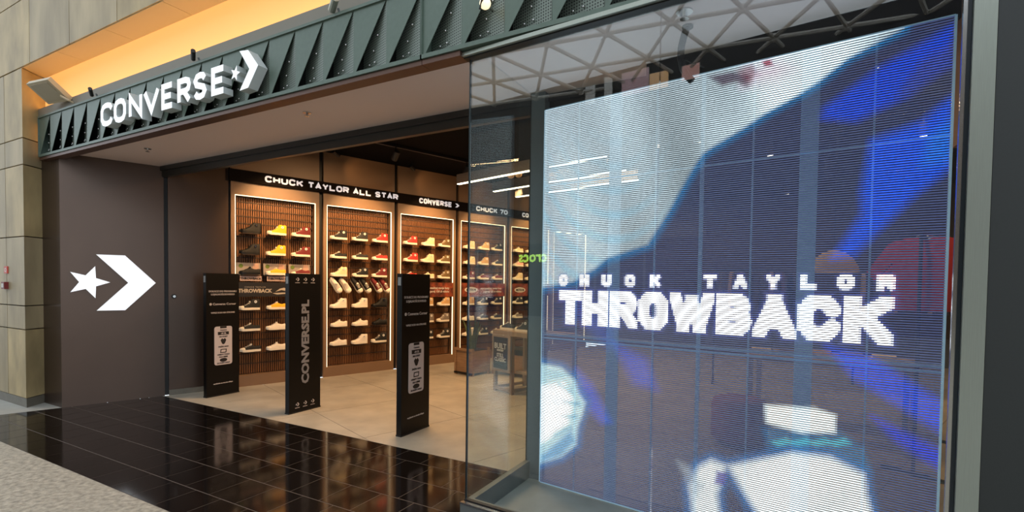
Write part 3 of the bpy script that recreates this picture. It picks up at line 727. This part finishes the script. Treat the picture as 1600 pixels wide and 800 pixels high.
# words (in screen coordinates)
def seg_d(pts,cl):
    d=np.full(UU.shape,9.); P=pts+[pts[0]] if cl else pts
    for (ax,az),(bx_,bz) in zip(P,P[1:]):
        ex,ez=bx_-ax,bz-az; L=ex*ex+ez*ez+1e-12; ln_=math.sqrt(L); t=((UU-ax)*ex+(ZZ-az)*ez)/L; tc=np.clip(t,0,1)
        if abs(ex)<1e-6 or abs(ez)<1e-6: q=np.maximum(np.abs(UU-ax-tc*ex),np.abs(ZZ-az-tc*ez))      # square ends
        elif ln_>.07 or abs(ez)>.04:   # long diagonal stroke, cut level at its ends
            perp=np.abs((UU-ax)*ez-(ZZ-az)*ex)/ln_; q=np.maximum(np.maximum(perp,np.abs(ZZ-(az+bz)/2)-abs(ez)/2),np.abs(UU-(ax+bx_)/2)-abs(ex)/2)
        else: q=np.hypot(UU-ax-tc*ex,ZZ-az-tc*ez)
        d=np.minimum(d,q)
    return d
def words(txt,u0,u1,z0,z1,h,gap,glowr,ws=None):
    global IMG
    n=len(txt); ws=ws or [1]*n; tot=sum(ws); unit=(u1-u0+gap)/tot; u=u0; dd=np.full(UU.shape,9.)
    for ch,k in zip(txt,ws):
        if ch!=' ':
            for pts,cl in glyph(ch,u,u+unit*k-gap,z0,z1,h): dd=np.minimum(dd,seg_d(pts,cl)-h)
        u+=unit*k
    g=np.clip(1-dd/glowr,0,1)**2*.55; paint(g,lin((120,130,240))*1.1)
    m=np.clip(.5-dd/.010,0,1); paint(m,np.array([3.4,3.4,3.7]))
words('THROWBACK',.150,2.06,1.222,1.458,.0355,.012,.035,[.92,1,1,1,1.35,1,1.08,1,1.05])
words('CHUCK TAYLOR',.145,2.065,1.494,1.570,.0125,.10,.02)
IMG*=1+.06*rng.standard_normal(QX.shape)[...,None]
IMG=np.clip(IMG,0,4)
pit=(Z1-Z0)/NR; hgt=pit*.60
vv=[];ff=[];
X=np.repeat(us[None,:],NR,0)
zb=zc-hgt/2; zt=zc+hgt/2
verts=np.zeros((NR,2,NC+1,3)); verts[...,0]=us; verts[:,0,:,2]=zb[:,None]; verts[:,1,:,2]=zt[:,None]
verts=verts.reshape(-1,3)
i0=(np.arange(NR)[:,None]*2*(NC+1)+np.arange(NC)[None,:]).reshape(-1)
faces=np.stack([i0,i0+1,i0+1+NC+1,i0+NC+1],1)
nF=len(faces)
# strip bodies behind the diodes
bv=[];bf=[]
for r in range(NR):
    k=len(verts)+len(bv); a,b=zb[r],zt[r]
    bv+=[(0,.0012,a),(SWD,.0012,a),(SWD,.0012,b),(0,.0012,b),(0,.006,a),(SWD,.006,a),(SWD,.006,b),(0,.006,b)]
    bf+=[(k,k+1,k+2,k+3),(k+4,k+7,k+6,k+5),(k,k+4,k+5,k+1),(k+3,k+2,k+6,k+7)]
me=bpy.data.meshes.new('led_face'); me.from_pydata(verts.tolist()+bv,[],faces.tolist()+bf)
ca=me.color_attributes.new('picture','FLOAT_COLOR','CORNER')
cols=np.zeros((len(me.loops),4),np.float32); cols[:,3]=1
cols[:nF*4,:3]=np.repeat(IMG.reshape(-1,3),4,0); ca.data.foreach_set('color',cols.reshape(-1))
ledm=bpy.data.materials.new('led_diodes'); ledm.use_nodes=True; nt=ledm.node_tree; b=nt.nodes['Principled BSDF']
b.inputs['Base Color'].default_value=(.10,.11,.13,1); b.inputs['Roughness'].default_value=.5
at=nt.nodes.new('ShaderNodeAttribute'); at.attribute_name='picture'; nt.links.new(at.outputs['Color'],b.inputs['Emission Color']); b.inputs['Emission Strength'].default_value=1.0
me.materials.append(ledm); me.materials.append(mat('led_strip_body',(70,76,88),.5))
me.polygons.foreach_set('material_index',[0]*nF+[1]*len(bf)); me.update()
tag(link('led_face',me,led),kind='stuff')
railb=mat('led_rail_glow',(206,226,240),.45,emit=(.30,.62,.92),es=.16)  # faint blue emission painted on the rails for light scattered from the diodes
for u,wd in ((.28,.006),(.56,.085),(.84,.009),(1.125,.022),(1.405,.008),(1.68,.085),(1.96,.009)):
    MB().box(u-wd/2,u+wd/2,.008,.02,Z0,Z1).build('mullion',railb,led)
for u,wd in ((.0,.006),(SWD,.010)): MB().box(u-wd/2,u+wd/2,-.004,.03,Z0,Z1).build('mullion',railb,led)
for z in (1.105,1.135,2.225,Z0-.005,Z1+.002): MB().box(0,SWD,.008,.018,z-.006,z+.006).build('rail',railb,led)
# black header box above the screen and dark jamb to its right
hd=thing('screen_header','black header panel above the right half of the LED screen','panel',S0+Vector((0,0,0)),AS)
MB().box(.75,SWD+.06,.04,.07,2.77,2.93).build('panel',blackm,hd)
struct(MB().box(.695,.715,2.50,3.14,2.18,2.93).build('wall_jamb',mat('jamb_brown',(150,112,94),.6)),'short brown bulkhead panel at the right end of the window')
# cable conduit and sprinkler in the window soffit
cc=thing('cable_conduit','black curved cable conduit hanging from the window soffit','cable',(-.50,2.9,2.93))
path=[(0,0,0),(-.018,0,-.05),(-.032,0,-.11),(-.034,0,-.17),(-.02,0,-.23),(.004,0,-.275),(.03,0,-.305)]
MB().tube(path,.019,10).build('hose',blackm,cc,smooth=True)
MB().tube([(.0,0,0),(.0,0,.0),(0,0,-.012)],.03,14).build('collar',mat('collar_grey',(80,84,80),.4),cc)
MB().tube([(-.02,0,-.17),(.03,0,-.21),(.09,.02,-.235)],.004,6).build('wire',blackm,cc)
def sprinkler(loc,label,s=1.0):
    t=thing('sprinkler',label,'sprinkler',loc)
    MB().cyl((0,0,-.006*s),.035*s,.006*s,16).build('rosette',chrome,t); MB().cyl((0,0,-.03*s),.008*s,.026*s,8).build('pin',chrome,t)
    MB().cyl((0,0,-.034*s),.02*s,.003*s,12).build('deflector',chrome,t)
sprinkler((-.49,2.74,2.93),'chrome sprinkler head in the display window soffit',1.2)
sprinkler((-6.16,2.93,2.93),'chrome sprinkler head in the soffit beside the dark metal panel')
sprinkler((-3.59,2.92,2.93),'chrome sprinkler head in the soffit over the entrance middle')

# ------------------------------------------------------------------ small fittings on the mall side
fd=thing('floodlight','beige box floodlight above the left end of the fascia','floodlight',(-7.05,2.42,3.52),math.radians(8))
cream=mat('beige_housing',(186,172,144),.5)
MB().hexa([(-.19,-.13,.06),(.19,-.13,.06),(.19,.07,-.09),(-.19,.07,-.09)],[(-.19,-.10,.10),(.19,-.10,.10),(.19,.10,-.05),(-.19,.10,-.05)]).build('housing',cream,fd)
MB().hexa([(-.15,-.114,.040),(.15,-.114,.040),(.15,.046,-.080),(-.15,.046,-.080)],[(-.15,-.11,.050),(.15,-.11,.050),(.15,.05,-.070),(-.15,.05,-.070)]).build('lens',mat('flood_lens',(160,146,118),.3),fd)
MB().tube([(.16,.0,-.06),(.22,.04,-.10),(.22,.11,-.12)],.012,8).build('arm',cream,fd)
for i,(x,z) in enumerate(((-6.27,3.40),(-4.45,3.40),(-2.77,3.40))):
    t=thing('small_spot',f'small grey spotlight on the band above the fascia, {("leftmost","middle","rightmost")[i]}','spotlight',(x,2.49,z))
    MB().tube([(0,.04,-.04),(0,.02,0)],.008,6).build('stem',postm,t)
    MB().tube([(-.04,0,-.015),(.05,-.05,.02)],.026 if i==2 else .018,12).build('head',steel if i==2 else blackm,t)
t=thing('brass_lamp','small brass globe lamp in front of the perforated fascia','lamp',(-1.53,2.45,3.09))
MB().tube([(0,.09,0),(0,.01,0)],.01,8).build('stem',chrome,t); MB().ball((0,0,0),.033,12,8).build('globe',emat('brass_glow',(1,.78,.45),1.2),t,smooth=True)
MB().tube([(-.03,-.01,-.03),(.0,-.036,0),(.03,-.01,.03)],.006,6).build('band',blackm,t)
for nm,lab,z0,z1,body in (('fire_sign','small red fire alarm sign on the stone pillar',1.545,1.63,0),('fire_call_point','small dark red fire call point below the alarm sign',1.36,1.445,1)):
    t=thing(nm,lab,'sign' if body==0 else 'alarm',(-8.135,PYF,z0))
    rd=mat('sign_red',(196,70,52),.5); rd2=mat('call_red',(110,24,24),.5)
    MB().box(-.045,.045,-.012 if body==0 else -.04,0,0,.085).build('plate',rd if body==0 else rd2,t)
    if body==0:
        MB().ribbon([(.02*math.cos(2*math.pi*k/12),.042+.02*math.sin(2*math.pi*k/12)) for k in range(12)],.006,-.014,-.012,True).build('symbol',offwhite,t)
    else: MB().box(-.028,.028,-.043,-.04,.018,.067).build('glass_plate',offwhite,t)

# ------------------------------------------------------------------ furniture inside the shop
pl=thing('planter','wooden crate planter with spiky green plant by the shoe wall','planter',(-4.77,6.80,0),math.radians(-11))
MB().box(.02,.40,.02,.40,.04,.40).build('crate_body',wood,pl)
for x in (0,.38):
    for y in (0,.38): MB().box(x,x+.04,y,y+.04,0,.44).build('corner_post',wood,pl)
MB().box(0,.42,-.005,.005,.40,.44).build('top_rail',wood,pl); MB().box(0,.42,-.005,.005,.02,.05).build('bottom_rail',blackm,pl)
MB().box(.03,.39,.03,.39,.39,.41).build('soil',blackm,pl)
leafm=mat('plant_leaf',(70,84,44),.5,noise=.3,nscale=12)
for k in range(11):
    a=random.uniform(0,6.28); L=random.uniform(.35,.6); tl=random.uniform(.08,.42); b0=Vector((.21+.06*math.cos(a),.21+.06*math.sin(a),.40))
    pts=[b0+Vector((math.cos(a)*tl*L*q*q,math.sin(a)*tl*L*q*q,L*q)) for q in (0,.25,.5,.75,1)]
    m=MB(); ws=(.02,.032,.03,.02,.002); vs=[]; sd=Vector((-math.sin(a),math.cos(a),0)); th=Vector((math.cos(a),math.sin(a),0))*.004
    for p,wd in zip(pts,ws): vs+= [p-sd*wd,p+th,p+sd*wd,p-th]
    fs=[(4*i+j,4*i+(j+1)%4,4*i+4+(j+1)%4,4*i+4+j) for i in range(4) for j in range(4)]
    m.add(vs,fs).build('leaf',leafm,pl)
bn2=thing('bench','wooden crate bench with black cushion behind the plant','bench',(-4.25,7.15,0),math.radians(-11))
MB().box(0,.75,0,.38,.06,.36).build('crate_body',wood,bn2); MB().box(0,.75,-.01,.39,.36,.44).build('cushion',blackm,bn2)
for x in (0,.71): MB().box(x,x+.04,-.01,.03,0,.36).build('leg',wood,bn2)
tbm=mat('table_oak',(150,128,104),.5,noise=.12,nscale=4,stretch=(6,1,1))
tt=thing('display_table','tall wooden display table with black sign behind the side glass','table',(-3.56,6.03,0),math.radians(-22))
MB().box(0,1.05,-.02,.60,.80,.86).build('table_top',tbm,tt)
for x in (0,.36,1.0):
    for y in (0,.54): MB().box(x,x+.045,y,y+.045,.0,.80).build('leg',tbm,tt)
MB().box(0,.40,0,.04,.03,.07).build('stretcher',tbm,tt); MB().box(.36,.40,0,.58,.03,.07).build('stretcher',tbm,tt); MB().box(0,.04,0,.58,.03,.07).build('stretcher',tbm,tt)
MB().box(.42,1.0,.05,.55,.30,.33).build('low_shelf',tbm,tt)
sgb=thing('table_sign','black sign with pale lettering in wooden frame on the display table','sign',(-3.55,6.0,.30),math.radians(-22))
MB().box(0,.40,-.02,0,0,.50).build('frame',tbm,sgb); MB().box(.04,.345,-.026,-.02,.04,.47).build('panel',mat('chalk_black',(30,34,36),.6),sgb)
ck=mat('chalk_white',(196,196,190),.7)
for body,sz,z in (('BUILT',.105,.315),('DIFFERENT',.03,.28),('STILL',.07,.20),('CLASSIC',.07,.14)): link('lettering',text_mesh(body,sz,ck,.003,.95),sgb,(.1925,-.028,z))
shoe('lo','charcoal',(-3.36,6.07,.861),(0,0,math.radians(-15)),'charcoal low-top sneaker on the tall display table','sneakers on the display table')
shoe('hi','charcoal',(-3.06,5.95,.861),(0,0,math.radians(-15)),'charcoal high-top sneaker on the tall display table','sneakers on the display table')

# clothes rails, tables and pouf seen dimly through the LED screen
CNT=['first','second','third','fourth','fifth','sixth','seventh','eighth','ninth','tenth']
def garment(loc,rot,colr,label,group,scale=1):
    t=thing('shirt',label,'clothing',loc,rot,group)
    cm=mat('cloth_'+'_'.join(map(str,colr)),colr,.85)
    MB().prism_xz([(-.22,-.62),(.22,-.62),(.21,-.22),(.34,-.38),(.40,-.30),(.24,-.06),(.09,-.02),(0,-.05),(-.09,-.02),(-.24,-.06),(-.40,-.30),(-.34,-.38),(-.21,-.22)],-.022,.022).build('cloth',cm,t)
    MB().tube([(-.18,0,-.06),(0,0,.0),(.18,0,-.06)],.005,5).build('hanger',chrome,t)
    return t
def rack(loc,rot,n,cols_,label,glabel,group,h=1.55,Lr=1.3):
    r=thing('clothes_rack',label,'clothes rack',loc,rot)
    for x in (0,Lr):
        MB().tube([(x,0,0),(x,0,h)],.014,8).build('upright',blackm,r); MB().box(x-.015,x+.015,-.22,.22,0,.025).build('foot',blackm,r)
    MB().tube([(0,0,h),(Lr,0,h)],.014,8).build('rail',blackm,r)
    R_=Matrix.Rotation(rot,4,'Z')
    for k in range(n):
        p=Vector(loc)+R_@Vector((.1+(Lr-.2)*k/(n-1),0,h-.005)); garment(p,rot+math.pi/2+random.uniform(-.1,.1),cols_[k%len(cols_)],glabel%CNT[k],group)
rack((.95,5.05,0),math.radians(62),10,[(170,26,34),(200,40,44),(130,20,30)],'black clothes rack of red tops near the steel post','red top, %s from the near end of the rack by the steel post','red tops on the rack',1.95,1.3)
rack((-.95,8.4,0),math.radians(5),9,[(60,56,70),(150,130,120),(80,60,100),(40,40,46)],'black clothes rack of dark tops behind the LED screen','hanging top, %s from the left on the dark-tops rack behind the LED screen','dark tops on the rack',1.75,1.3)
rack((1.0,9.6,0),math.radians(-5),9,[(170,150,130),(70,66,80),(120,50,90)],'black clothes rack of mixed tops near the back wall','hanging top, %s from the left on the far rack near the back wall','mixed tops on the far rack',1.75,1.3)
dt_=thing('display_table','low wooden merchandise table behind the LED screen','table',(-.35,6.0,0),math.radians(-5))
MB().box(0,1.5,0,.8,.72,.77).build('table_top',tbm,dt_)
for x in (.02,1.43):
    for y in (.02,.73): MB().box(x,x+.05,y,y+.05,0,.72).build('leg',tbm,dt_)
for k in range(5):
    t=thing('folded_shirt',f'folded shirt on the low merchandise table, {("leftmost","second from left","middle","second from right","rightmost")[k]}','clothing',(-.2+.28*k,6.3,.77),math.radians(-5),'folded shirts on the table')
    MB().box(-.11,.11,-.15,.15,0,.025).build('lower_fold',mat('fold%d'%k,[(200,180,150),(90,70,90),(190,150,120),(120,110,110),(210,196,180)][k],.85),t)
    MB().box(-.10,.10,-.14,.13,.025,.045).build('upper_fold',MATS['fold%d'%k],t)
pf=thing('pouf','round reddish upholstered pouf behind the LED screen','pouf',(-.35,5.25,0))
MB().tube([(0,0,.03),(0,0,.06),(0,0,.36),(0,0,.42),(0,0,.44)],[.22,.25,.25,.23,.17],20).build('cushion',mat('pouf_red',(150,70,66),.8),pf,smooth=True)
for a in range(3): MB().box(.15*math.cos(2.1*a)-.02,.15*math.cos(2.1*a)+.02,.15*math.sin(2.1*a)-.02,.15*math.sin(2.1*a)+.02,0,.035).build('foot',blackm,pf)
lm=thing('dome_lamp','beige dome lamp hanging behind the LED screen','lamp',(.48,6.6,1.68))
m=MB(); n=18; prof_=[(.02,.24),(.10,.22),(.18,.15),(.23,.06),(.245,0)]
vs=[(r*math.cos(2*math.pi*k/n),r*math.sin(2*math.pi*k/n),z) for r,z in prof_ for k in range(n)]
m.add(vs,[(i*n+k,i*n+(k+1)%n,(i+1)*n+(k+1)%n,(i+1)*n+k) for i in range(4) for k in range(n)]+[tuple(range(n))]).build('shade',mat('rattan',(206,176,132),.7),lm,smooth=True)
MB().cyl((0,0,.24),.006,1.58,6).build('cord',blackm,lm)
MB().ball((0,0,.06),.045,10,6).build('bulb',emat('bulb',(1,.82,.55),8),lm,smooth=True)
for i,(x,y) in enumerate(((-.9,6.2),(-.2,7.2),(.5,8.3),(1.3,7.0),(1.9,8.8),(-1.2,9.4),(.0,10.3),(.55,4.7))):
    spot((x,y,3.25),(x+.25,y+.6,0) if i<7 else (1.2,5.7,1.5),16 if i<7 else 110,f'black ceiling spotlight over the sales floor, {ORD[i] if i<6 else ("seventh","eighth")[i-6]} from the left row start',.04)

# ------------------------------------------------------------------ the mall opposite (seen mirrored in the glass)
opp=struct(MB().box(-26,14,-15.2,-15,0,9.2).build('wall_opposite',mat('opposite_wall',(96,84,74),.7,noise=.1,nscale=1)),'brown opposite wall of the mall')
struct(MB().box(-26,14,-15.3,-15.1,9.2,10.6).build('wall_opposite',mat('opposite_upper',(60,58,60),.7)),'dark upper parapet of the opposite mall side')
of=thing('storefront_glazing','dark glazed storefront across the mall','storefront',(-16,-14.95,0))
MB().box(0,11,0,.05,0,3.4).build('glazing',mat('dark_glazing',(40,36,36),.2),of)
for k in range(6): MB().box(2.2*k-.04,2.2*k+.04,.05,.12,0,3.4).build('mullion',steel,of)
MB().box(-.2,11.2,0,.3,3.4,4.0).build('header',mat('opp_header',(120,108,96),.6),of)
cs=thing('shop_sign','green lit lettering on the shop across the mall','sign',(-12.55,-14.7,2.55),math.pi)
link('lettering',text_mesh('crocs',.72,emat('green_neon',(.5,.95,.06),7),.02,1.0),cs)
for i,(x0,x1,z0,z1,c,e) in enumerate(((-8.4,-7.2,9.4,10.4,(.55,.25,.30),1.6),(-7.2,-6.4,9.4,10.1,(.9,.45,.10),2.2),(-5.9,-5.2,9.5,10.1,(.9,.32,.24),1.6),(-10.1,-9.6,9.4,10.2,(.5,.48,.44),1.2),(-9.2,-8.8,9.4,10.4,(.5,.48,.44),1.2))):
    t=thing('lit_panel',f'{("mauve","orange","salmon","pale narrow left","pale narrow right")[i]} backlit panel on the upper floor opposite','panel',(x0,-15.05,z0))
    MB().box(0,x1-x0,0,.06,0,z1-z0).build('frame',steel,t); MB().box(.02,x1-x0-.02,.06,.07,.02,z1-z0-.02).build('face',emat('lit_panel_%d'%i,c,e),t)
# triangulated roof truss over the atrium
tr=thing('roof_truss','pale triangulated steel roof truss over the mall','truss',(-9.2,-10.33,10.0),math.radians(-13))
trm=mat('truss_white',(226,218,208),.5)
U,V=2.1,2.35
def nd(i,j): return (U*(i+.5*j),-V*j*-1,0)
bar=0
for j in range(-2,5):
    for i in range(-5,9):
        a=(U*(i-.5*(j%2)),V*j,0)
        nxt=[(a[0]+U,a[1],0),(a[0]+U/2,a[1]+V,0),(a[0]-U/2,a[1]+V,0)]
        for bq in nxt: MB().tube([a,bq],.07,6,caps=False).build('bar',trm,tr)
        MB().ball(a,.15,8,5).build('node',trm,tr)
